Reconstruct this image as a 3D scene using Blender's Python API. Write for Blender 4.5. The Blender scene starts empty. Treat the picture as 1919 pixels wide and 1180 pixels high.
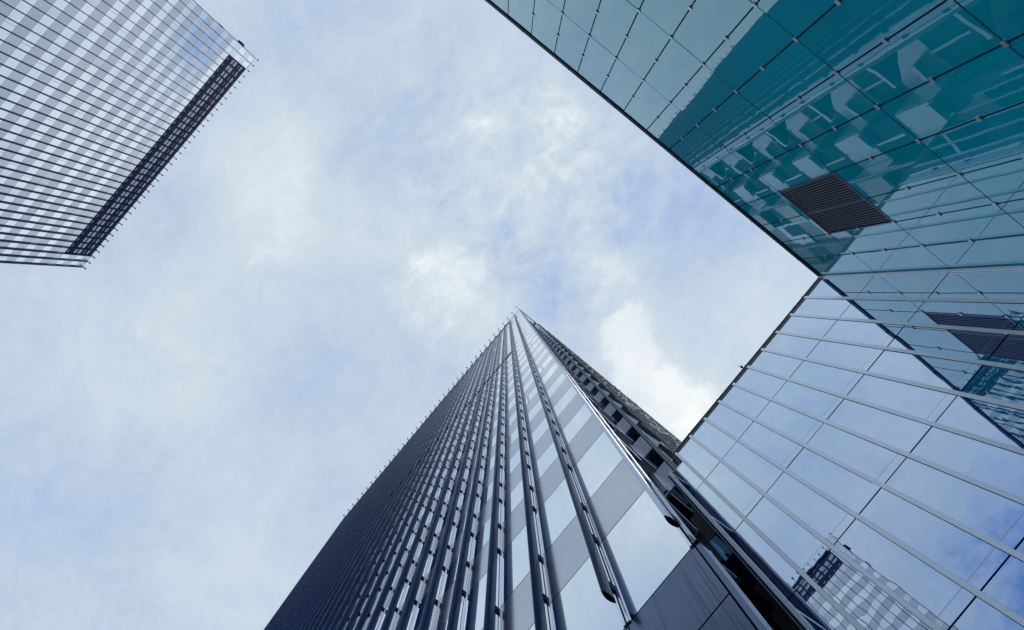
import bpy, bmesh, math, random
from mathutils import Vector, Matrix
R = math.radians
S = bpy.context.scene
C = S.collection

# ------------------------------------------------------------------ camera
# World X runs along the glass wall with the grille, world Y along the finned facade, Z up.
FPX = 800.0                      # focal length in pixels of the 1919 px wide photograph
ZX, ZY = 948.5, 546.5            # where the zenith sits in the photograph
TH = R(39.65)
CT, ST = math.cos(TH), math.sin(TH)
CAMZ = 1.6
cd = bpy.data.cameras.new('camera')
cam = bpy.data.objects.new('camera', cd); C.objects.link(cam)
cd.sensor_fit = 'HORIZONTAL'; cd.sensor_width = 36.0
cd.lens = 36.0 * FPX / 1919.0
cd.shift_x = (959.5 - ZX) / 1919.0
cd.shift_y = -(590.0 - ZY) / 1919.0
cd.clip_start = 0.05; cd.clip_end = 6000
right = Vector((CT, -ST, 0)); up = Vector((-ST, -CT, 0)); back = Vector((0, 0, -1))
M3 = Matrix((right, up, back)).transposed()
cam.matrix_world = Matrix.Translation((0, 0, CAMZ)) @ M3.to_4x4()
S.camera = cam

# ------------------------------------------------------------------ exposure
S.view_settings.view_transform = 'Standard'; S.view_settings.look = 'None'
S.view_settings.exposure = 0.0; S.view_settings.gamma = 1.0
S.cycles.max_bounces = 10; S.cycles.glossy_bounces = 7; S.cycles.diffuse_bounces = 3
S.cycles.sample_clamp_indirect = 6.0

# ------------------------------------------------------------------ world: daylight sky under broken cloud
SUN_EL, SUN_AZ = R(66), R(84)
world = bpy.data.worlds.new('World'); S.world = world; world.use_nodes = True
wn = world.node_tree; wn.nodes.clear()
def N(nt, typ, **kw):
    n = nt.nodes.new(typ)
    for k, v in kw.items(): setattr(n, k, v)
    return n
def setin(nt, sock, v):
    if hasattr(v, 'is_linked') or isinstance(v, bpy.types.NodeSocket): nt.links.new(v, sock)
    else: sock.default_value = v
def mth(nt, op, a, b=0.0, c=None, clamp=False):
    n = N(nt, 'ShaderNodeMath', operation=op, use_clamp=clamp)
    setin(nt, n.inputs[0], a); setin(nt, n.inputs[1], b)
    if c is not None: setin(nt, n.inputs[2], c)
    return n.outputs[0]
tc = N(wn, 'ShaderNodeTexCoord')
sep = N(wn, 'ShaderNodeSeparateXYZ'); wn.links.new(tc.outputs['Generated'], sep.inputs[0])
zz = mth(wn, 'MAXIMUM', sep.outputs['Z'], 0.12)
u = mth(wn, 'DIVIDE', sep.outputs['X'], zz); v = mth(wn, 'DIVIDE', sep.outputs['Y'], zz)
comb = N(wn, 'ShaderNodeCombineXYZ'); wn.links.new(u, comb.inputs[0]); wn.links.new(v, comb.inputs[1])
P = comb.outputs[0]                                   # position on the cloud sheet
def noise(nt, vec, scale, detail, rough=0.55, dist=0.0, off=(0, 0, 0), sc=(1, 1, 1), rot=0.0):
    mp = N(nt, 'ShaderNodeMapping'); nt.links.new(vec, mp.inputs['Vector'])
    mp.inputs['Location'].default_value = off; mp.inputs['Scale'].default_value = sc
    mp.inputs['Rotation'].default_value = (0, 0, rot)
    n = N(nt, 'ShaderNodeTexNoise'); nt.links.new(mp.outputs[0], n.inputs['Vector'])
    n.inputs['Scale'].default_value = scale; n.inputs['Detail'].default_value = detail
    n.inputs['Roughness'].default_value = rough; n.inputs['Distortion'].default_value = dist
    return n.outputs['Fac']
def px(x, y):
    dx, dy = x - ZX, y - ZY
    return (dx*CT + dy*ST)/FPX, (-dx*ST + dy*CT)/FPX
# warp the cloud sheet so the big cloud masses get ragged edges
wnz = N(wn, 'ShaderNodeTexNoise'); wn.links.new(P, wnz.inputs['Vector'])
wnz.inputs['Scale'].default_value = 5.0; wnz.inputs['Detail'].default_value = 5.0; wnz.inputs['Roughness'].default_value = 0.6
wsub = N(wn, 'ShaderNodeVectorMath', operation='SUBTRACT'); wn.links.new(wnz.outputs['Color'], wsub.inputs[0]); wsub.inputs[1].default_value = (.5, .5, .5)
wscl = N(wn, 'ShaderNodeVectorMath', operation='SCALE'); wn.links.new(wsub.outputs[0], wscl.inputs[0]); wscl.inputs['Scale'].default_value = 0.20
wadd = N(wn, 'ShaderNodeVectorMath', operation='ADD'); wn.links.new(P, wadd.inputs[0]); wn.links.new(wscl.outputs[0], wadd.inputs[1])
PW = wadd.outputs[0]
MASSES = [  # x, y, radius (photo px), amount: bright cloud banks and thinner gaps
    (490, 320, 190, .26), (545, 470, 190, .26), (370, 640, 200, .16), (835, 535, 130, .26), (890, 600, 80, .2),
    (740, 420, 140, .15), (1205, 650, 110, .32), (1280, 760, 120, .36), (1150, 520, 85, .14), (1010, 330, 190, .14),
    (900, 240, 140, .1), (980, 170, 190, .1), (640, 110, 230, .06), (330, 900, 240, .05), (470, 1100, 190, .16),
    (230, 640, 260, .12), (1400, 600, 150, .12), (1480, 500, 120, .08),
    (955, 480, 110, -.16), (1060, 545, 80, -.16), (1340, 380, 230, -.17), (700, 270, 150, -.14), (620, 570, 120, -.06),
    (250, 380, 210, -.14), (800, 160, 120, -.08), (560, 770, 190, -.10), (590, 30, 160, -.12), (110, 960, 230, -.15), (270, 880, 120, -.08), (40, 500, 160, -.06), (1230, 470, 120, -.06),
]
tot = 0.08
for (x, y, r, a) in MASSES:
    cu, cv = px(x, y)
    MASS = (cu, cv, r/FPX*1.3, a*1.2)
    d = N(wn, 'ShaderNodeVectorMath', operation='DISTANCE'); wn.links.new(PW, d.inputs[0]); d.inputs[1].default_value = (cu, cv, 0)
    mr = N(wn, 'ShaderNodeMapRange', interpolation_type='SMOOTHERSTEP'); wn.links.new(d.outputs['Value'], mr.inputs['Value'])
    mr.inputs['From Min'].default_value = 0; mr.inputs['From Max'].default_value = MASS[2]
    mr.inputs['To Min'].default_value = MASS[3]; mr.inputs['To Max'].default_value = 0
    tot = mth(wn, 'ADD', tot, mr.outputs[0])
for (cu, cv, rr, a) in [(.92, .0, .15, -.95), (1.05, .15, .8, .66), (.9, .65, .65, .54), (-1.5, -.32, .66, -.66), (1.1, -.4, .6, .4)]:
    d = N(wn, 'ShaderNodeVectorMath', operation='DISTANCE'); wn.links.new(PW, d.inputs[0]); d.inputs[1].default_value = (cu, cv, 0)
    mr = N(wn, 'ShaderNodeMapRange', interpolation_type='SMOOTHERSTEP'); wn.links.new(d.outputs['Value'], mr.inputs['Value'])
    mr.inputs['From Min'].default_value = 0; mr.inputs['From Max'].default_value = rr
    mr.inputs['To Min'].default_value = a; mr.inputs['To Max'].default_value = 0
    tot = mth(wn, 'ADD', tot, mr.outputs[0])
n1 = noise(wn, PW, 3.2, 6, 0.55, 0.4, off=(3.1, 1.7, 0))
n2 = noise(wn, PW, 11.0, 6, 0.62, 0.5, off=(7.1, 4.2, 0), sc=(1, .75, 1), rot=.6)
n3 = noise(wn, P, 30.0, 4, 0.6, 0.3, off=(1.1, 9.2, 0), sc=(1, .7, 1), rot=.6)
# the finer mottling is strongest where the cloud is broken (upper middle), weak in the smooth veil
dmid = N(wn, 'ShaderNodeVectorMath', operation='DISTANCE'); wn.links.new(P, dmid.inputs[0]); cu, cv = px(980, 330); dmid.inputs[1].default_value = (cu, cv, 0)
mmid = N(wn, 'ShaderNodeMapRange', interpolation_type='SMOOTHSTEP'); wn.links.new(dmid.outputs['Value'], mmid.inputs['Value'])
mmid.inputs['From Min'].default_value = .1; mmid.inputs['From Max'].default_value = .46; mmid.inputs['To Min'].default_value = 1.0; mmid.inputs['To Max'].default_value = .38
tot = mth(wn, 'ADD', tot, mth(wn, 'MULTIPLY', mth(wn, 'SUBTRACT', n1, .5), .64))
tot = mth(wn, 'ADD', tot, mth(wn, 'MULTIPLY', mth(wn, 'MULTIPLY', mth(wn, 'SUBTRACT', n2, .5), 1.2), mmid.outputs[0]))
tot = mth(wn, 'ADD', tot, mth(wn, 'MULTIPLY', mth(wn, 'MULTIPLY', mth(wn, 'SUBTRACT', n3, .5), .75), mmid.outputs[0]))
crisp = mth(wn, 'MULTIPLY_ADD', mth(wn, 'SUBTRACT', n2, .5), 1.5, -.02)
crisp = mth(wn, 'ADD', crisp, mth(wn, 'MULTIPLY', mth(wn, 'SUBTRACT', n3, .5), .7))
crisp = mth(wn, 'MULTIPLY', crisp, mmid.outputs[0])
for (x, y, r, a) in [(1190, 640, 75, .8), (1235, 735, 95, .85), (1290, 780, 90, .8), (1145, 510, 60, .6), (1135, 570, 40, .5), (840, 520, 95, .62), (815, 585, 70, .48), (1010, 300, 170, .32), (900, 270, 120, .28), (1020, 170, 130, .28), (520, 470, 130, .25)]:
    cu, cv = px(x, y)
    d = N(wn, 'ShaderNodeVectorMath', operation='DISTANCE'); wn.links.new(PW, d.inputs[0]); d.inputs[1].default_value = (cu, cv, 0)
    mr = N(wn, 'ShaderNodeMapRange', interpolation_type='SMOOTHSTEP'); wn.links.new(d.outputs['Value'], mr.inputs['Value'])
    mr.inputs['From Min'].default_value = r*.2/FPX; mr.inputs['From Max'].default_value = r*1.25/FPX
    mr.inputs['To Min'].default_value = a; mr.inputs['To Max'].default_value = 0
    crisp = mth(wn, 'MAXIMUM', crisp, mth(wn, 'ADD', mr.outputs[0], mth(wn, 'MULTIPLY_ADD', n2, .9, -.47)))
cm = N(wn, 'ShaderNodeMapRange', interpolation_type='SMOOTHSTEP'); wn.links.new(crisp, cm.inputs['Value'])
cm.inputs['From Min'].default_value = .16; cm.inputs['From Max'].default_value = .62; cm.inputs['To Min'].default_value = 0; cm.inputs['To Max'].default_value = .31
tot = mth(wn, 'ADD', tot, cm.outputs[0])
t01 = mth(wn, 'MULTIPLY', mth(wn, 'ADD', tot, .5), 1/1.5, clamp=True)
ramp = N(wn, 'ShaderNodeValToRGB'); wn.links.new(t01, ramp.inputs['Fac'])
cr = ramp.color_ramp; cr.interpolation = 'LINEAR'
stops = [(0.0, (.16, .31, .70)), (.13, (.40, .52, .78)), (.27, (.49, .605, .79)), (.42, (.565, .675, .80)), (.58, (.64, .738, .825)), (.78, (.76, .84, .90)), (1.0, (.96, .98, .975))]
while len(cr.elements) < len(stops): cr.elements.new(.5)
for e, (p, c) in zip(cr.elements, stops): e.position = p; e.color = (*c, 1)
sky = N(wn, 'ShaderNodeTexSky', sky_type='NISHITA'); sky.sun_disc = False
sky.sun_elevation = SUN_EL; sky.sun_rotation = SUN_AZ
bg1 = N(wn, 'ShaderNodeBackground'); wn.links.new(sky.outputs[0], bg1.inputs['Color']); bg1.inputs['Strength'].default_value = 0.10
bg2 = N(wn, 'ShaderNodeBackground'); wn.links.new(ramp.outputs['Color'], bg2.inputs['Color']); bg2.inputs['Strength'].default_value = 1.0
mx = N(wn, 'ShaderNodeMixShader'); mx.inputs['Fac'].default_value = 0.96
wn.links.new(bg1.outputs[0], mx.inputs[1]); wn.links.new(bg2.outputs[0], mx.inputs[2])
wo = N(wn, 'ShaderNodeOutputWorld'); wn.links.new(mx.outputs[0], wo.inputs['Surface'])

# ------------------------------------------------------------------ sun behind the cloud
sd = bpy.data.lights.new('sun', 'SUN'); sd.energy = 0.6; sd.angle = R(26); sd.color = (1.0, .95, .88)
sun = bpy.data.objects.new('sun', sd); C.objects.link(sun)
sdir = Vector((math.sin(SUN_AZ)*math.cos(SUN_EL), math.cos(SUN_AZ)*math.cos(SUN_EL), math.sin(SUN_EL)))
sun.rotation_euler = sdir.to_track_quat('Z', 'Y').to_euler()

# ------------------------------------------------------------------ materials
def newmat(name):
    m = bpy.data.materials.new(name); m.use_nodes = True; m.node_tree.nodes.clear()
    return m, m.node_tree
def pbr(name, col, rough=.5, metal=0.0, ior=1.5, var=0.0, vscale=(1, 1, 1), tint=None, coat=0.0, streak=0.0):
    m, nt = newmat(name)
    b = N(nt, 'ShaderNodeBsdfPrincipled'); o = N(nt, 'ShaderNodeOutputMaterial'); nt.links.new(b.outputs[0], o.inputs['Surface'])
    b.inputs['Base Color'].default_value = (*col, 1); b.inputs['Roughness'].default_value = rough
    b.inputs['Metallic'].default_value = metal; b.inputs['IOR'].default_value = ior; b.inputs['Coat Weight'].default_value = coat
    if tint: b.inputs['Specular Tint'].default_value = (*tint, 1)
    if var or streak:
        t = N(nt, 'ShaderNodeTexCoord')
        f = noise(nt, t.outputs['Object'], 1.0, 5, .6, sc=vscale)
        mr = N(nt, 'ShaderNodeMapRange'); nt.links.new(f, mr.inputs['Value'])
        mr.inputs['From Min'].default_value = .25; mr.inputs['From Max'].default_value = .75
        mr.inputs['To Min'].default_value = 1-var; mr.inputs['To Max'].default_value = 1+var
        val = mr.outputs[0]
        if streak:
            g = noise(nt, t.outputs['Object'], 1.0, 3, .5, sc=(20, 20, .45))
            m2 = N(nt, 'ShaderNodeMapRange'); nt.links.new(g, m2.inputs['Value'])
            m2.inputs['From Min'].default_value = .30; m2.inputs['From Max'].default_value = .45
            m2.inputs['To Min'].default_value = 1-streak; m2.inputs['To Max'].default_value = 1
            val = mth(nt, 'MULTIPLY', val, m2.outputs[0])
        mix = N(nt, 'ShaderNodeMix', data_type='RGBA', blend_type='MULTIPLY'); mix.inputs['Factor'].default_value = 1
        mix.inputs['A'].default_value = (*col, 1); nt.links.new(val, mix.inputs['B'])
        nt.links.new(mix.outputs['Result'], b.inputs['Base Color'])
        rr = N(nt, 'ShaderNodeMapRange'); nt.links.new(f, rr.inputs['Value'])
        rr.inputs['To Min'].default_value = max(0, rough*.75); rr.inputs['To Max'].default_value = min(1, rough*1.25)
        nt.links.new(rr.outputs[0], b.inputs['Roughness'])
    return m
def glass(name, body, f0, power, tint=(1, 1, 1), rough=0.0, wave=.0008, wscale=1.0, per_object=0.0, bodyvar=0.0, dust=.05):
    """Coated facade glass: mirror film over a coloured body, both real for every ray."""
    m, nt = newmat(name)
    o = N(nt, 'ShaderNodeOutputMaterial')
    t = N(nt, 'ShaderNodeTexCoord')
    h = noise(nt, t.outputs['Object'], wscale, 2, .45)
    bp = N(nt, 'ShaderNodeBump'); bp.inputs['Strength'].default_value = 1.0; bp.inputs['Distance'].default_value = wave
    nt.links.new(h, bp.inputs['Height'])
    dif = N(nt, 'ShaderNodeBsdfDiffuse'); dif.inputs['Color'].default_value = (*body, 1)
    if per_object or bodyvar:
        oi = N(nt, 'ShaderNodeObjectInfo')
        mr = N(nt, 'ShaderNodeMapRange'); nt.links.new(oi.outputs['Random'], mr.inputs['Value'])
        mr.inputs['To Min'].default_value = 1-per_object; mr.inputs['To Max'].default_value = 1+per_object
        val = mr.outputs[0]
        if bodyvar:
            g = noise(nt, t.outputs['Object'], .6, 4, .6)
            m2 = N(nt, 'ShaderNodeMapRange'); nt.links.new(g, m2.inputs['Value'])
            m2.inputs['From Min'].default_value = .3; m2.inputs['From Max'].default_value = .7
            m2.inputs['To Min'].default_value = 1-bodyvar; m2.inputs['To Max'].default_value = 1+bodyvar
            val = mth(nt, 'MULTIPLY', val, m2.outputs[0])
        mix = N(nt, 'ShaderNodeMix', data_type='RGBA', blend_type='MULTIPLY'); mix.inputs['Factor'].default_value = 1
        mix.inputs['A'].default_value = (*body, 1); nt.links.new(val, mix.inputs['B'])
        nt.links.new(mix.outputs['Result'], dif.inputs['Color'])
    gl = N(nt, 'ShaderNodeBsdfAnisotropic'); gl.inputs['Color'].default_value = (*tint, 1); gl.inputs['Roughness'].default_value = rough
    nt.links.new(bp.outputs[0], gl.inputs['Normal'])
    ds = noise(nt, t.outputs['Object'], 1.0, 5, .65, sc=(2.2, 2.2, .8), off=(3, 5, 1))
    dm = N(nt, 'ShaderNodeMapRange'); nt.links.new(ds, dm.inputs['Value'])
    dm.inputs['From Min'].default_value = .3; dm.inputs['From Max'].default_value = .7
    dm.inputs['To Min'].default_value = 1-dust; dm.inputs['To Max'].default_value = 1+dust*.4
    dx = N(nt, 'ShaderNodeMix', data_type='RGBA', blend_type='MULTIPLY'); dx.inputs['Factor'].default_value = 1
    dx.inputs['A'].default_value = (*tint, 1); nt.links.new(dm.outputs[0], dx.inputs['B']); nt.links.new(dx.outputs['Result'], gl.inputs['Color'])
    lw = N(nt, 'ShaderNodeLayerWeight'); lw.inputs['Blend'].default_value = .5     # facing = 1 - cos(incidence)
    fac = mth(nt, 'MULTIPLY_ADD', mth(nt, 'POWER', lw.outputs['Facing'], power), 1-f0, f0, clamp=True)
    mx = N(nt, 'ShaderNodeMixShader'); nt.links.new(fac, mx.inputs['Fac'])
    nt.links.new(dif.outputs[0], mx.inputs[1]); nt.links.new(gl.outputs[0], mx.inputs[2])
    nt.links.new(mx.outputs[0], o.inputs['Surface'])
    return m
MT = {}
MT['vision'] = glass('tower_vision_glass', (.0, .16, .62), .72, 1.0, (.88, .945, 1.0), .012, .0006, .8, dust=.02)
MT['spandrel'] = pbr('brushed_spandrel_metal', (.465, .515, .605), .15, .9, var=.05, vscale=(.7, .7, .5), streak=.04)
MT['vision_dim'] = glass('tower_dim_glass', (.05, .14, .34), .56, 1.0, (.84, .92, 1.0), .02, .0008, .8, dust=.03)
MT['spandrel_warm'] = pbr('brushed_spandrel_grey', (.44, .475, .565), .19, .9, var=.06, vscale=(.7, .7, .5), streak=.06)
MT['stained'] = pbr('stained_base_metal', (.12, .155, .24), .17, .85, var=.14, vscale=(1, 1, .6), streak=.45)
MT['pale'] = pbr('pale_screen_panel', (.68, .75, .82), .22, .5, var=.05, vscale=(.8, .8, .8))
MT['fin'] = pbr('dark_fin_metal', (.010, .034, .118), .22, .0, ior=1.33, tint=(.40, .58, 1.0), var=.08, vscale=(2, 2, .4))
MT['mull'] = pbr('bright_mullion_metal', (.76, .81, .92), .22, .85)
MT['dark'] = pbr('dark_joint', (.005, .008, .014), .6, ior=1.2)
MT['bracket'] = pbr('bracket_metal', (.007, .014, .036), .5, .0, ior=1.2, tint=(.4, .6, 1))
MT['louvre_dark'] = pbr('plant_floor_louvre', (.006, .014, .045), .4, .0, ior=1.15)
MT['louvre_pale'] = pbr('plant_floor_blind', (.42, .50, .66), .5)
MT['recess_glass'] = glass('recess_glass', (.002, .006, .014), .04, 5.0, (.5, .7, 1), .01, .0005, .8)
MT['low_glass'] = glass('low_recess_glass', (.002, .02, .05), .16, 2.2, (.45, .78, 1), .01, .0005, .8)
MT['edge_fin'] = pbr('sky_lit_edge_fin', (.46, .52, .63), .22, .8)  # same fin as the others; brightness from the sky painted as paler metal
MT['blind'] = glass('blind_edge', (.30, .36, .46), .35, 1.2, (.80, .90, 1.0))
MT['recess_panel'] = pbr('recess_spandrel', (.66, .69, .76), .30, .6)
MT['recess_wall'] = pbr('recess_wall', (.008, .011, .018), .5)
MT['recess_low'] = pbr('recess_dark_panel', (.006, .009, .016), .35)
MT['side_fin'] = pbr('weathered_side_fin', (.21, .225, .235), .5, .0, ior=1.3, var=.28, vscale=(.2, .2, .55))
MT['body'] = pbr('tower_core', (.02, .024, .032), .6)
MT['roof'] = pbr('roof_gravel', (.25, .25, .25), .9, var=.2)
MT['teal'] = glass('teal_glass', (.0, .50, .64), .05, 1.5, (.88, .97, 1.0), 0.0, .0017, 1.2, per_object=.06, bodyvar=.05)
MT['blue'] = glass('blue_glass', (.0, .08, .34), .56, .95, (.76, .88, 1.0), 0.0, .0009, 1.5, per_object=.10, bodyvar=.05)
MT['bar'] = pbr('satin_aluminium', (.84, .89, .94), .36, .5, var=.04)
MT['clip'] = pbr('clip_steel', (.70, .72, .76), .30, .7)
MT['cope'] = pbr('coping_metal', (.32, .36, .44), .35, .6)
MT['copedark'] = pbr('dark_eaves', (.012, .022, .032), .45)
MT['grille'] = pbr('grille_slat', (.19, .215, .27), .4, .3)
MT['hood'] = pbr('vent_hood', (.24, .26, .30), .4, .2)
MT['post'] = pbr('corner_post_metal', (.07, .10, .17), .3, .3)
MT['ground'] = pbr('paving', (.16, .16, .17), .85, var=.15, vscale=(.6, .6, .6))

# ------------------------------------------------------------------ mesh helpers
class MB:
    def __init__(s): s.v = []; s.f = []; s.m = []; s.mats = []
    def slot(s, m):
        if m not in s.mats: s.mats.append(m)
        return s.mats.index(m)
    def poly(s, pts, m):
        k = len(s.v); s.v += [tuple(p) for p in pts]; s.f.append(tuple(range(k, k+len(pts)))); s.m.append(s.slot(m))
    def box(s, x0, x1, y0, y1, z0, z1, m):
        k = len(s.v)
        s.v += [(x0,y0,z0),(x1,y0,z0),(x1,y1,z0),(x0,y1,z0),(x0,y0,z1),(x1,y0,z1),(x1,y1,z1),(x0,y1,z1)]
        for q in ((0,3,2,1),(4,5,6,7),(0,1,5,4),(1,2,6,5),(2,3,7,6),(3,0,4,7)):
            s.f.append(tuple(k+i for i in q)); s.m.append(s.slot(m))
    def prism(s, outline, z0, z1, m, mcap=None):
        """vertical extrusion of a counter-clockwise plan outline"""
        n = len(outline); k = len(s.v)
        s.v += [(x, y, z0) for x, y in outline] + [(x, y, z1) for x, y in outline]
        for i in range(n):
            j = (i+1) % n
            s.f.append((k+i, k+j, k+n+j, k+n+i)); s.m.append(s.slot(m))
        s.f.append(tuple(k+i for i in reversed(range(n)))); s.m.append(s.slot(mcap or m))
        s.f.append(tuple(k+n+i for i in range(n))); s.m.append(s.slot(mcap or m))
    def build(s, name, parent=None, smooth=False, loc=None):
        me = bpy.data.meshes.new(name); me.from_pydata(s.v, [], s.f)
        for m in s.mats: me.materials.append(MT[m])
        me.polygons.foreach_set('material_index', s.m)
        if smooth: me.polygons.foreach_set('use_smooth', [True]*len(s.f))
        me.update()
        o = bpy.data.objects.new(name, me); C.objects.link(o)
        if parent: o.parent = parent
        if loc: o.location = loc
        return o
def empty(name, loc, rz=0.0, label=None, cat=None, group=None):
    o = bpy.data.objects.new(name, None); C.objects.link(o)
    o.location = loc; o.rotation_euler = (0, 0, rz)
    if label: o['label'] = label
    if cat: o['category'] = cat
    if group: o['group'] = group
    return o
def copy_part(src, parent, loc):
    o = src.copy(); C.objects.link(o); o.parent = parent; o.location = loc
    return o

# ------------------------------------------------------------------ ground
g = MB(); g.poly([(-3000,-3000,0),(3000,-3000,0),(3000,3000,0),(-3000,3000,0)], 'ground')
go = g.build('ground'); go['kind'] = 'structure'; go['label'] = 'pale paved square between the towers'

# ------------------------------------------------------------------ the finned towers
BAY, NB = 1.669, 38
WIDE = BAY*NB
H = 100.0
STO = 3.11; WH = 1.48
LEV = [(6.89, 9.05, 'W'), (9.05, 10.72, 'G'), (10.72, 12.86, 'W'), (12.86, 14.53, 'G')]
z = 14.53
for i in range(25):
    LEV += [(z, z+WH, 'W'), (z+WH, z+STO, 'G')]; z += STO
ZP = z                         # 92.28: pale row
ZD = 93.8                      # plant floors from here to the roof
def lens(cx, cy, ln, th, n=7):
    pts = []
    for i in range(n+1):
        a = i/n; pts.append((cx-ln/2+ln*a, cy-th/2*math.sin(math.pi*(.06+.88*a))))
    for i in range(n+1):
        a = 1-i/n; pts.append((cx-ln/2+ln*a, cy+th/2*math.sin(math.pi*(.06+.88*a))))
    return pts
def facade(root, seed, near, edge=False, mull='mull', zc=CAMZ):
    """facade in the plane x = 0 facing -x, bays along +y; heights measured from eye level"""
    rnd = random.Random(seed)
    gap = .012
    for li, (z0, z1, k) in enumerate(LEV):
        mb = MB(); m = 'vision' if k == 'W' else 'spandrel'
        for b in range(NB):
            y0, y1 = b*BAY+gap, (b+1)*BAY-gap
            a, c = rnd.uniform(-1, 1)*.0016, rnd.uniform(-1, 1)*.0012
            def X(y, zz): return a*(y-(y0+y1)/2)+c*(zz-(z0+z1)/2)
            za, zb = z0+gap+zc, z1-gap+zc
            mm = m; q = rnd.random()
            if k == 'W' and b > 1: mm = 'pale' if q < .035 else 'vision_dim' if q < .11 else m
            elif k == 'G' and b > 1: mm = 'spandrel_warm' if q < .22 else m
            mb.poly([(X(y0, z0), y0, za), (X(y0, z1), y0, zb), (X(y1, z1), y1, zb), (X(y1, z0), y1, za)], mm)
            if k == 'W' and (b*2+li) % 9 == 3 or (k == 'W' and rnd.random() < .05):
                ym = y0+.62*(y1-y0)
                for q in (0, .07):
                    mb.poly([(-.006, ym+q, za+.02), (-.006, ym+q, zb-.02), (-.006, ym+q+.022, zb-.02), (-.006, ym+q+.022, za+.02)], 'bracket')
        mb.build('window_band' if k == 'W' else 'spandrel_band', root)
    # pale screen row, corner screens and plant floor
    mb = MB()
    for b in range(NB):
        y0, y1 = b*BAY+gap, (b+1)*BAY-gap
        mb.poly([(0, y0, ZP+gap+zc), (0, y0, ZD-gap+zc), (0, y1, ZD-gap+zc), (0, y1, ZP+gap+zc)], 'pale')
    mb.build('pale_band', root)
    for b in (0, 1, NB-2, NB-1):
        mb = MB(); y0, y1 = b*BAY+gap, (b+1)*BAY-gap
        zs = [ZD+gap, ZD+1.4, ZD+3.1, ZD+4.5, H-.1]
        for i in range(4):
            t = rnd.uniform(-.004, .004)
            mb.poly([(-t, y0, zs[i]+zc), (t, y0, zs[i+1]-gap+zc), (t, y1, zs[i+1]-gap+zc), (-t, y1, zs[i]+zc)], 'pale' if i % 2 else 'vision')
            if rnd.random() < .6:
                ym = y0+rnd.uniform(.2, .7)*(y1-y0)
        mb.build('corner_screen', root)
    mb = MB()
    mb.box(.03, .25, 2*BAY, (NB-2)*BAY, ZD+zc, H-.15+zc, 'louvre_dark')
    for b in range(2, NB-2):
        y0 = b*BAY
        for (zo, zh, ya, yb) in ((.42, .14, .25, .62), (1.75, .62, .14, .86), (2.62, .60, .14, .86), (4.0, .10, .2, .8), (4.75, .50, .12, .88)):
            j = rnd.uniform(-.06, .06)
            mb.box(-.0, .028, y0+(ya+j)*BAY, y0+(yb+j*.5)*BAY, ZD+zo+zc, ZD+zo+zh*rnd.uniform(.8, 1.1)+zc, 'louvre_pale')
        for zo in (2.22, 3.9, 5.1): mb.box(-.01, .026, y0+.06, y0+BAY-.06, ZD+zo+zc, ZD+zo+.09+zc, 'bracket')
    mb.build('plant_floor_louvre', root)
    mb = MB(); mb.box(-.03, .3, -.02, WIDE+.02, H-.1+zc, H+zc, 'cope'); mb.build('roof_coping', root)
    # base panels
    mb = MB()
    for b in range(NB):
        y0, y1 = b*BAY+gap, (b+1)*BAY-gap
        for (za, zb) in ((5.79, 6.89), (3.4, 5.79), (-1.58, 3.4)):
            mb.poly([(0, y0, za+gap+zc), (0, y0, zb-gap+zc), (0, y1, zb-gap+zc), (0, y1, za+gap+zc)], 'stained')
    mb.build('base_panel_band', root)
    # one fin, its mullion, brackets and roof hook, then copies
    ZF = 7.25
    fb = MB(); out = lens(-.29, 0, .32, .105)
    zs = [ZF] + [14.53+STO*2*i for i in range(13)] + [H+.15]
    zs = [a for a in zs]
    for a, b in zip(zs[:-1], zs[1:]): fb.prism(out, a+zc+(0 if a == ZF else .008), b+zc-.008, 'fin', 'dark')
    for a in zs[1:-1]: fb.prism(lens(-.29, 0, .30, .085), a+zc-.008, a+zc+.008, 'dark')
    bz = [7.58+zc]
    for (z0, z1, k) in LEV:
        if k == 'G': bz += [z0+.04+zc, z1-.24+zc]
    def bracket(m, y, q): m.box(-.15, -.034, y-.032, y+.032, q, q+.17, 'bracket')
    ml = MB()
    ml.box(-.034, .02, -.075, -.018, 6.89+zc, H-.12+zc, mull); ml.box(-.034, .02, .018, .075, 6.89+zc, H-.12+zc, mull)
    ml.box(-.02, .02, -.018, .018, 6.89+zc, H-.12+zc, 'dark')
    hk = MB()
    hk.box(-.70, -.30, -.014, .014, H+.06+zc, H+.12+zc, 'bracket')
    hk.box(-.88, -.66, -.14, .14, H-.02+zc, H+.2+zc, 'bracket'); hk.box(-.42, .1, -.05, .05, H+.13+zc, H+.24+zc, 'bracket')
    src = None; rest = MB(); srcb = None
    for b in range(NB+1):
        y = b*BAY
        if src is None:
            f = fb.build('fin', root)
            me = f.data
            sm = [len(p.vertices) == 4 for p in me.polygons]; me.polygons.foreach_set('use_smooth', sm)
            try: me.set_sharp_from_angle(angle=R(35))
            except Exception: pass
            src = (f, hk.build('rail_hook', f)); srcm = ml.build('mullion', root)
        else:
            f = copy_part(src[0], root, (0, y, 0)); copy_part(src[1], f, (0, 0, 0))
            copy_part(srcm, root, (0, y, 0))
        for i, q in enumerate(bz):
            if near(b, i):
                if srcb is None:
                    m = MB(); bracket(m, 0, 0); srcb = m.build('fin_bracket', f, loc=(0, 0, q))
                else: copy_part(srcb, f, (0, 0, q))
            else: bracket(rest, y, q)
    if edge:
        e2 = src[0].data.copy(); e2.materials[0] = MT['edge_fin']; src[0].data = e2  # corner fin takes the metal with the sky's brightness painted in
    ro = rest.build('small_fin_bracket', root); ro['kind'] = 'stuff'

GRP = 'pair of matching finned office towers'
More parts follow.
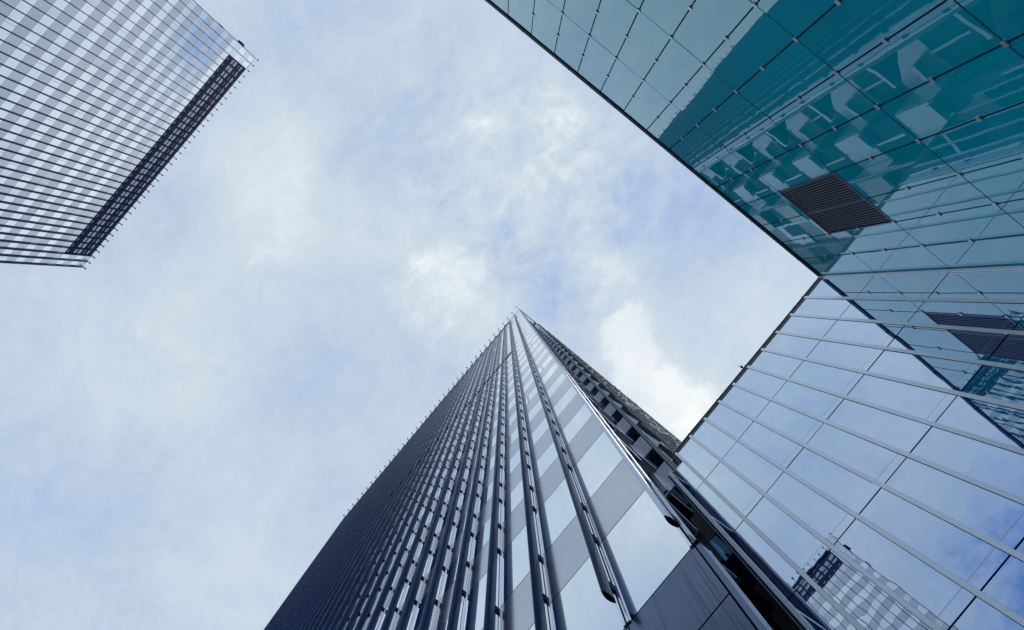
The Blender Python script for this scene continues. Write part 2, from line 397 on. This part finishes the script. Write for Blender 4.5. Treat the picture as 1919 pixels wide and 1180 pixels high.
# near tower: bottom of the picture
XF, YF = 4.94, 1.213
t1 = empty('office_tower', (XF, YF, 0), 0, 'dark finned tower rising from the bottom edge, its sharp corner and balcony recess overhead', 'tower', GRP)
facade(t1, 3, lambda b, i: b < 9 and i < 11, True)
# local frame of the near tower: x' = x - XF, y' = y - YF
def L(x): return x-XF
def K(y): return y-YF
mb = MB()
mb.box(.035, 60, K(4.2), WIDE, 0, H-.6+CAMZ, 'body')
mb.box(L(9.54), 60, K(1.18), K(4.2), 0, H-.6+CAMZ, 'body')
mb.box(.035, L(5.16), .02, K(4.2), 0, H-.2+CAMZ, 'body')
mb.box(L(7.70), L(9.54), K(1.88), K(4.2), 0, 93+CAMZ, 'body')
mb.box(L(5.16), L(7.70), K(3.2), K(4.2), 0, 93+CAMZ, 'body')
mb.build('tower_core', t1)
mb = MB(); mb.box(-.022, .03, 2*BAY+.08, WIDE-.1, 49.0+CAMZ, 50.1+CAMZ, 'dark'); mb.build('expansion_joint', t1)
# corner trims of the sharp edge
mb = MB()
mb.prism([(.02, -.045), (.10, -.07), (.17, -.04), (.17, .0), (.02, -.01)], 6.95+CAMZ, H+CAMZ, 'post')
mb.build('corner_post', t1)
mb = MB()
mb.prism([(0, -.02), (.02, -.10), (.26, -.10), (.26, .0)], 0, 6.89+CAMZ, 'stained')
mb.box(-.01, .24, -.11, -.0, 6.88+CAMZ, 6.93+CAMZ, 'dark')
mb.build('corner_base_trim', t1)
# recess: walls with pale spandrels and dark windows, one band a storey
for (z0, z1, k) in LEV:
    za, zb = z0+CAMZ, z1+CAMZ
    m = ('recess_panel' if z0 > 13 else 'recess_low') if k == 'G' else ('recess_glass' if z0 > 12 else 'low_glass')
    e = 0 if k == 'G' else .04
    rb = MB()
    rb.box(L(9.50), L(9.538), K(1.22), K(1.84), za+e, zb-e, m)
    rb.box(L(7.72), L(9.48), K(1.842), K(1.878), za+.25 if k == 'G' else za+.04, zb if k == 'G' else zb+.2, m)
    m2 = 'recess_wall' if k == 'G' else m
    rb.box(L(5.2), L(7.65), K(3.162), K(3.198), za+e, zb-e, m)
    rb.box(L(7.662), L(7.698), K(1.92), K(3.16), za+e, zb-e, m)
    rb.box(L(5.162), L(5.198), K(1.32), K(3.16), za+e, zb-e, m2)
    if k == 'G':
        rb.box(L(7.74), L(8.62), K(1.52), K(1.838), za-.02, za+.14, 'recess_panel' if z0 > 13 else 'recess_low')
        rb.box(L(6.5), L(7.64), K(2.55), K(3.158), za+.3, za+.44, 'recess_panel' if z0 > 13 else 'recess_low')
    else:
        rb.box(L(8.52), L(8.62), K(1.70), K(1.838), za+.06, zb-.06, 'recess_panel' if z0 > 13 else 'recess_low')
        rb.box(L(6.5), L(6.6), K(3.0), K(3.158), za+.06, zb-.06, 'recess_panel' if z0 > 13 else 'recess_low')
    rb.build('recess_spandrel' if k == 'G' else 'recess_window', t1)
src = None
for (z0, z1, k) in LEV:
    if k != 'G': continue
    zc = z0+CAMZ
    if src is None:
        lb = MB()
        p = [(L(5.12), K(1.20)), (L(6.40), K(1.31)), (L(6.40), K(1.62)), (L(5.2), K(2.5))]
        lb.prism(p, 0, .12, 'recess_panel'); lb.prism([(L(5.13), K(1.25)), (L(6.3), K(1.37)), (L(6.2), K(1.6)), (L(5.2), K(2.4))], -.10, -.004, 'dark')
        src = lb.build('balcony_ledge', t1, loc=(0, 0, zc))
    else: copy_part(src, t1, (0, 0, zc))
mb = MB()
mb.box(L(5.1), L(9.6), K(1.10), K(1.30), H-.55+CAMZ, H-.05+CAMZ, 'fin'); mb.build('roof_beam', t1)
mb = MB()
mb.box(L(9.50), L(9.60), K(1.0), K(1.06), CAMZ, H+CAMZ, 'cope'); mb.box(L(9.52), L(9.62), K(1.06), K(1.18), CAMZ, H+CAMZ, 'fin')
mb.box(L(9.48), L(9.50), K(1.08), K(1.16), CAMZ, H+CAMZ, 'mull')
mb.build('recess_post', t1)
# side facade seen along its length: stout weathered fins, pale vents
rnd = random.Random(8)
side_x = [13.24+BAY*i for i in range(28)]
src = None
for i, x in enumerate(side_x):
    if src is None:
        sb = MB(); zz = 0.0
        while zz < H+CAMZ-.1:
            z2 = min(zz+1.555, H+CAMZ); j = rnd.uniform(-.015, .015)
            sb.box(-.07+j, .07+j, .80+abs(j), 1.16, zz+.006, z2-.006, 'side_fin'); zz = z2
        sb.box(-.05, .05, .84, 1.15, 0, H+CAMZ-.05, 'dark')
        src = sb.build('side_fin', t1, loc=(L(x), K(0), 0))
    else:
        copy_part(src, t1, (L(x), K(0), 0))
for (z0, z1, k) in LEV:
    sp = MB()
    for i, x in enumerate(side_x):
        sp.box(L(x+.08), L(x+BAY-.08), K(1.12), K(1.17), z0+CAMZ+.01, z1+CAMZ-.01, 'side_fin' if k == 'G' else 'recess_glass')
    za, zb = z0+CAMZ+.01, z1+CAMZ-.01
    if k == 'G':
        sp.box(L(9.75), L(11.2), K(1.12), K(1.17), za, zb, 'recess_panel'); sp.box(L(11.36), L(13.1), K(1.12), K(1.17), za, za+.5, 'recess_panel')
        sp.box(L(11.36), L(13.1), K(1.122), K(1.17), za+.52, zb, 'hood')
    else:
        sp.box(L(9.75), L(11.2), K(1.122), K(1.17), za, zb, 'recess_glass'); sp.box(L(11.36), L(12.3), K(1.122), K(1.17), za, zb, 'recess_glass')
        sp.box(L(12.32), L(13.1), K(1.0), K(1.17), za+.1, zb-.2, 'recess_panel')
    sp.box(L(11.21), L(11.35), K(.98), K(1.17), za, zb, 'recess_panel')
    sp.build('side_spandrel' if k == 'G' else 'side_window', t1)
src = None
for li, (z0, z1, k) in enumerate(LEV):
    if k != 'G': continue
    if src is None:
        lv = MB()
        prof = [(1.02, 1.63), (.96, 1.63), (.79, 0), (1.02, 0)]
        p0 = [(L(9.63), K(y), q) for y, q in prof]; p1 = [(L(11.18), K(y), q) for y, q in prof]
        lv.poly(p0[::-1], 'recess_panel'); lv.poly(p1, 'hood')
        for i in range(4):
            j = (i+1) % 4; lv.poly([p0[i], p0[j], p1[j], p1[i]], 'hood')
        src = lv.build('vent_hood', t1, loc=(0, 0, z0+CAMZ))
    else: copy_part(src, t1, (0, 0, z0+CAMZ))
vents = []
for li, (z0, z1, k) in enumerate(LEV):
    z_ = z0+CAMZ
    for i, x in enumerate(side_x):
        if rnd.random() < (.24 if z0 < 55 else .12):
            w = rnd.choice((.04, .05, .3)); d = rnd.uniform(.06, .2)
            vents.append((x*800/z0 if z0 > 18 else 1e9, (L(x-.11-w*.4), L(x-.08+w*.6), K(.80-d), K(.795), z_+rnd.uniform(.0, .3), z_+(.55 if w > .2 else rnd.uniform(1.0, 1.6)))))
vents.sort(key=lambda a: a[1][0]*.02+(0 if a[0] < 1e8 else 50)+a[1][4]*.01)
rest = MB()
for n, (q, bx) in enumerate(vents):
    if n < 100:
        lv = MB(); lv.box(*bx, 'recess_panel'); lv.build('open_vent', t1)
    else: rest.box(*bx, 'recess_panel')
lo = rest.build('small_open_vent', t1); lo['kind'] = 'stuff'

# far tower: upper left of the picture, turned to face the near one
XL = -80.2
t2 = empty('office_tower', (XL, -4.65+WIDE, 0), math.pi, 'tower with chequered grey and white bands and dark top floor, upper left corner', 'tower', GRP)
facade(t2, 11, lambda b, i: b < 9 and 34 <= i < 45, False, 'fin')
mb = MB(); mb.box(.035, 55, .02, WIDE-.02, 0, H-.3+CAMZ, 'body'); mb.build('tower_core', t2)
mb = MB()
for i in range(6):
    yy = WIDE-.05
    xx = 4+i*6.5
    mb.box(xx, xx+2.4, yy, yy+.5, H-.2+CAMZ, H+.5+CAMZ, 'bracket'); mb.box(xx+.4, xx+1.7, yy+.3, yy+.9, H+.0+CAMZ, H+.7+CAMZ, 'bracket')
mb.box(-.02, 55, WIDE-.015, WIDE+.06, H-.5+CAMZ, H+CAMZ, 'cope')
mb.build('roof_hook', t2)

# ------------------------------------------------------------------ low glass building: two wings meeting in an inner corner
HA = 13.9
DA, DB = -6.92, 7.54                     # planes of the two walls
ROWZ = [1.0, .848, .705, .5595, .4164, .272]
ROWZ = [r*HA+CAMZ for r in ROWZ]
rnd = random.Random(21)

ta = empty('glass_building', (0, DA, 0), 0, 'teal glass block with clipped panes and a dark louvred grille at upper right', 'building')
mb = MB(); mb.box(-22, DB+.0, -12, -.09, 0, ROWZ[0]-.08, 'body'); mb.build('building_core', ta)
xj = [7.54, 6.69, 5.84, 5.0]
while xj[-1] > -12.4: xj.append(xj[-1]-.968)
def clip(parent, x, y, z, wx, wy, wz):
    c = MB(); c.box(-wx/2, wx/2, -wy/2, wy/2, -wz/2, wz/2, 'clip')
    return c.build('joint_clip', parent, loc=(x, y, z))
clip_src = None
for ci in range(len(xj)-1):
    x1, x0 = xj[ci], xj[ci+1]
    for ri in range(5):
        z1, z0 = ROWZ[ri], ROWZ[ri+1]
        if ri == 0: z1 -= .10
        if ri == 1 and ci in (2, 3): continue
        w, h = x1-x0, z1-z0
        p = MB(); p.box(-w/2+.016, w/2-.016, -.03, 0, -h/2+.009, h/2-.009, 'teal')
        o = p.build('glass_pane', ta, loc=((x0+x1)/2, 0, (z0+z1)/2))
        o.rotation_euler = (rnd.gauss(0, .0018), 0, rnd.gauss(0, .0018))
        for zz in (-h/2, 0.0):
            loc = (-w/2, .012, zz)
            if clip_src is None: clip_src = clip(o, *loc, .095, .026, .05)
            else: copy_part(clip_src, o, loc)
mb = MB(); mb.box(-22, xj[-1]-.02, -.03, 0, ROWZ[5], ROWZ[0]-.1, 'teal'); mb.build('end_glazing', ta)
mb = MB(); mb.box(-22, DB-.01, -.03, 0, 0, ROWZ[5]-.02, 'teal'); mb.build('base_glazing', ta)
mb = MB()
mb.box(-22, DB-.0, -.25, .035, ROWZ[0]-.085, ROWZ[0], 'copedark'); mb.box(-22, DB, -.25, .05, ROWZ[0], ROWZ[0]+.03, 'cope')
for i in range(15):
    xx = DB-.9-1.94*i; mb.box(xx-.012, xx+.012, -.05, .058, ROWZ[0]-.05, ROWZ[0]+.034, 'bracket')
mb.build('roof_coping', ta)
# louvred grille filling two panes
gx0, gx1 = xj[4], xj[2]; gz1, gz0 = ROWZ[1], ROWZ[2]
gr = MB()
gr.box(gx0+.01, gx1-.01, -.085, -.075, gz0+.01, gz1-.01, 'dark')
gr.box(gx0+.01, gx0+.04, -.06, .004, gz0+.01, gz1-.01, 'dark'); gr.box(gx1-.04, gx1-.01, -.06, .004, gz0+.01, gz1-.01, 'dark')
go_ = gr.build('ventilation_grille', ta)
gm = (gx0+.968)
sl = MB()
for (a, b) in ((gx0+.045, gm-.03), (gm+.03, gx1-.045)):
    n = int((b-a)/.072)
    for i in range(n):
        xx = a+(i+.5)*(b-a)/n
        sl.box(xx-.015, xx+.009, -.06, .0, gz0+.03, gz1-.03, 'grille')
sl.build('grille_slat', go_)
fm = MB()
for (a, b, c, d) in ((gx0+.004, gx0+.03, gz0, gz1), (gx1-.03, gx1-.004, gz0, gz1), (gx0+.032, gx1-.032, gz0+.004, gz0+.028), (gx0+.032, gx1-.032, gz1-.028, gz1-.004)):
    fm.box(a, b, -.03, .014, c, d, 'cope')
fm.box(gm-.024, gm+.024, -.05, .006, gz0+.015, gz1-.015, 'grille'); fm.build('grille_mullion', go_)

tb = empty('glass_building', (DB, 0, 0), 0, 'pale blue glass block with light metal bars, at right beside the finned tower', 'building')
mb = MB(); mb.box(.09, 12, DA-12, .80, 0, ROWZ[0]-.08, 'body')
mb.box(.0, .085, DA-12, DA-.01, 0, ROWZ[0]-.08, 'body'); mb.build('building_core', tb)
YB0 = -6.01; BB = .7249
yj = [DA] + [YB0+BB*i for i in range(10)] + [1.10]
for ci in range(len(yj)-1):
    y0, y1 = yj[ci], yj[ci+1]
    for ri in range(5):
        z1, z0 = ROWZ[ri], ROWZ[ri+1]
        if ri == 0: z1 -= .22
        if ri == 0 and ci == len(yj)-2: z1 -= .5
        w, h = y1-y0, z1-z0
        p = MB(); p.box(0, .03, -w/2+.006, w/2-.006, -h/2+.012, h/2-.012, 'blue')
        if ri > 0 and rnd.random() < .7:
            p.box(-.0012, 0, -w/2+.02, w/2-.02, -h/2+.17, -h/2+.186, 'blind')
        o = p.build('glass_pane', tb, loc=(0, (y0+y1)/2, (z0+z1)/2))
        o.rotation_euler = (0, rnd.gauss(0, .0022), rnd.gauss(0, .0022))
src = None
for i in range(10):
    y = YB0+BB*i
    if src is None:
        b = MB(); b.box(-.020, -.004, -.043, .043, 0, ROWZ[0]-.12, 'bar')
        b.box(-.004, .028, -.047, .051, 0, ROWZ[0]-.14, 'dark')
        src = b.build('metal_bar', tb, loc=(0, y, 0))
    else: copy_part(src, tb, (0, y, 0))
b = MB(); b.box(-.05, -.004, -.045, .045, 0, ROWZ[0]-.62, 'bar'); b.build('metal_bar', tb, loc=(0, 1.10, 0))
b = MB(); b.box(-.045, -.004, -.045, .03, 0, ROWZ[0]-.02, 'bar'); b.build('corner_bar', tb, loc=(0, DA+.08, 0))
mb = MB()
mb.box(-.05, .2, 1.155, 1.19, 0, ROWZ[0]-.66, 'fin'); mb.box(-.02, .3, 1.195, 1.22, 0, ROWZ[0]-.66, 'cope'); mb.box(.0, 1.2, 1.11, 1.15, 0, ROWZ[0]-.7, 'dark')
mb.build('end_frame', tb)
mb = MB(); mb.box(0, .03, DA, 1.10, 0, ROWZ[5]-.02, 'blue'); mb.build('base_glazing', tb)
mb = MB()
mb.box(.0, .5, DA, .62, ROWZ[0]-.20, ROWZ[0]-.03, 'copedark'); mb.box(-.02, .5, DA, .62, ROWZ[0]-.03, ROWZ[0]+.0, 'cope')
mb.box(.0, .5, .62, 1.16, ROWZ[0]-.72, ROWZ[0]-.66, 'cope'); mb.box(-.0, .5, .60, .66, ROWZ[0]-.7, ROWZ[0]-.03, 'fin')
for i in range(5):
    yy = DA+.9+1.45*i; mb.box(-.03, .3, yy-.014, yy+.014, ROWZ[0]-.06, ROWZ[0]+.006, 'bracket')
mb.build('roof_coping', tb)
an = MB(); yy = YB0+BB*4.1
an.box(-.03, -.015, yy, yy+.014, ROWZ[0], ROWZ[0]+.28, 'bracket'); an.box(-.05, .03, yy-.03, yy+.04, ROWZ[0]+.1, ROWZ[0]+.125, 'bracket')
an.build('roof_spike', tb)
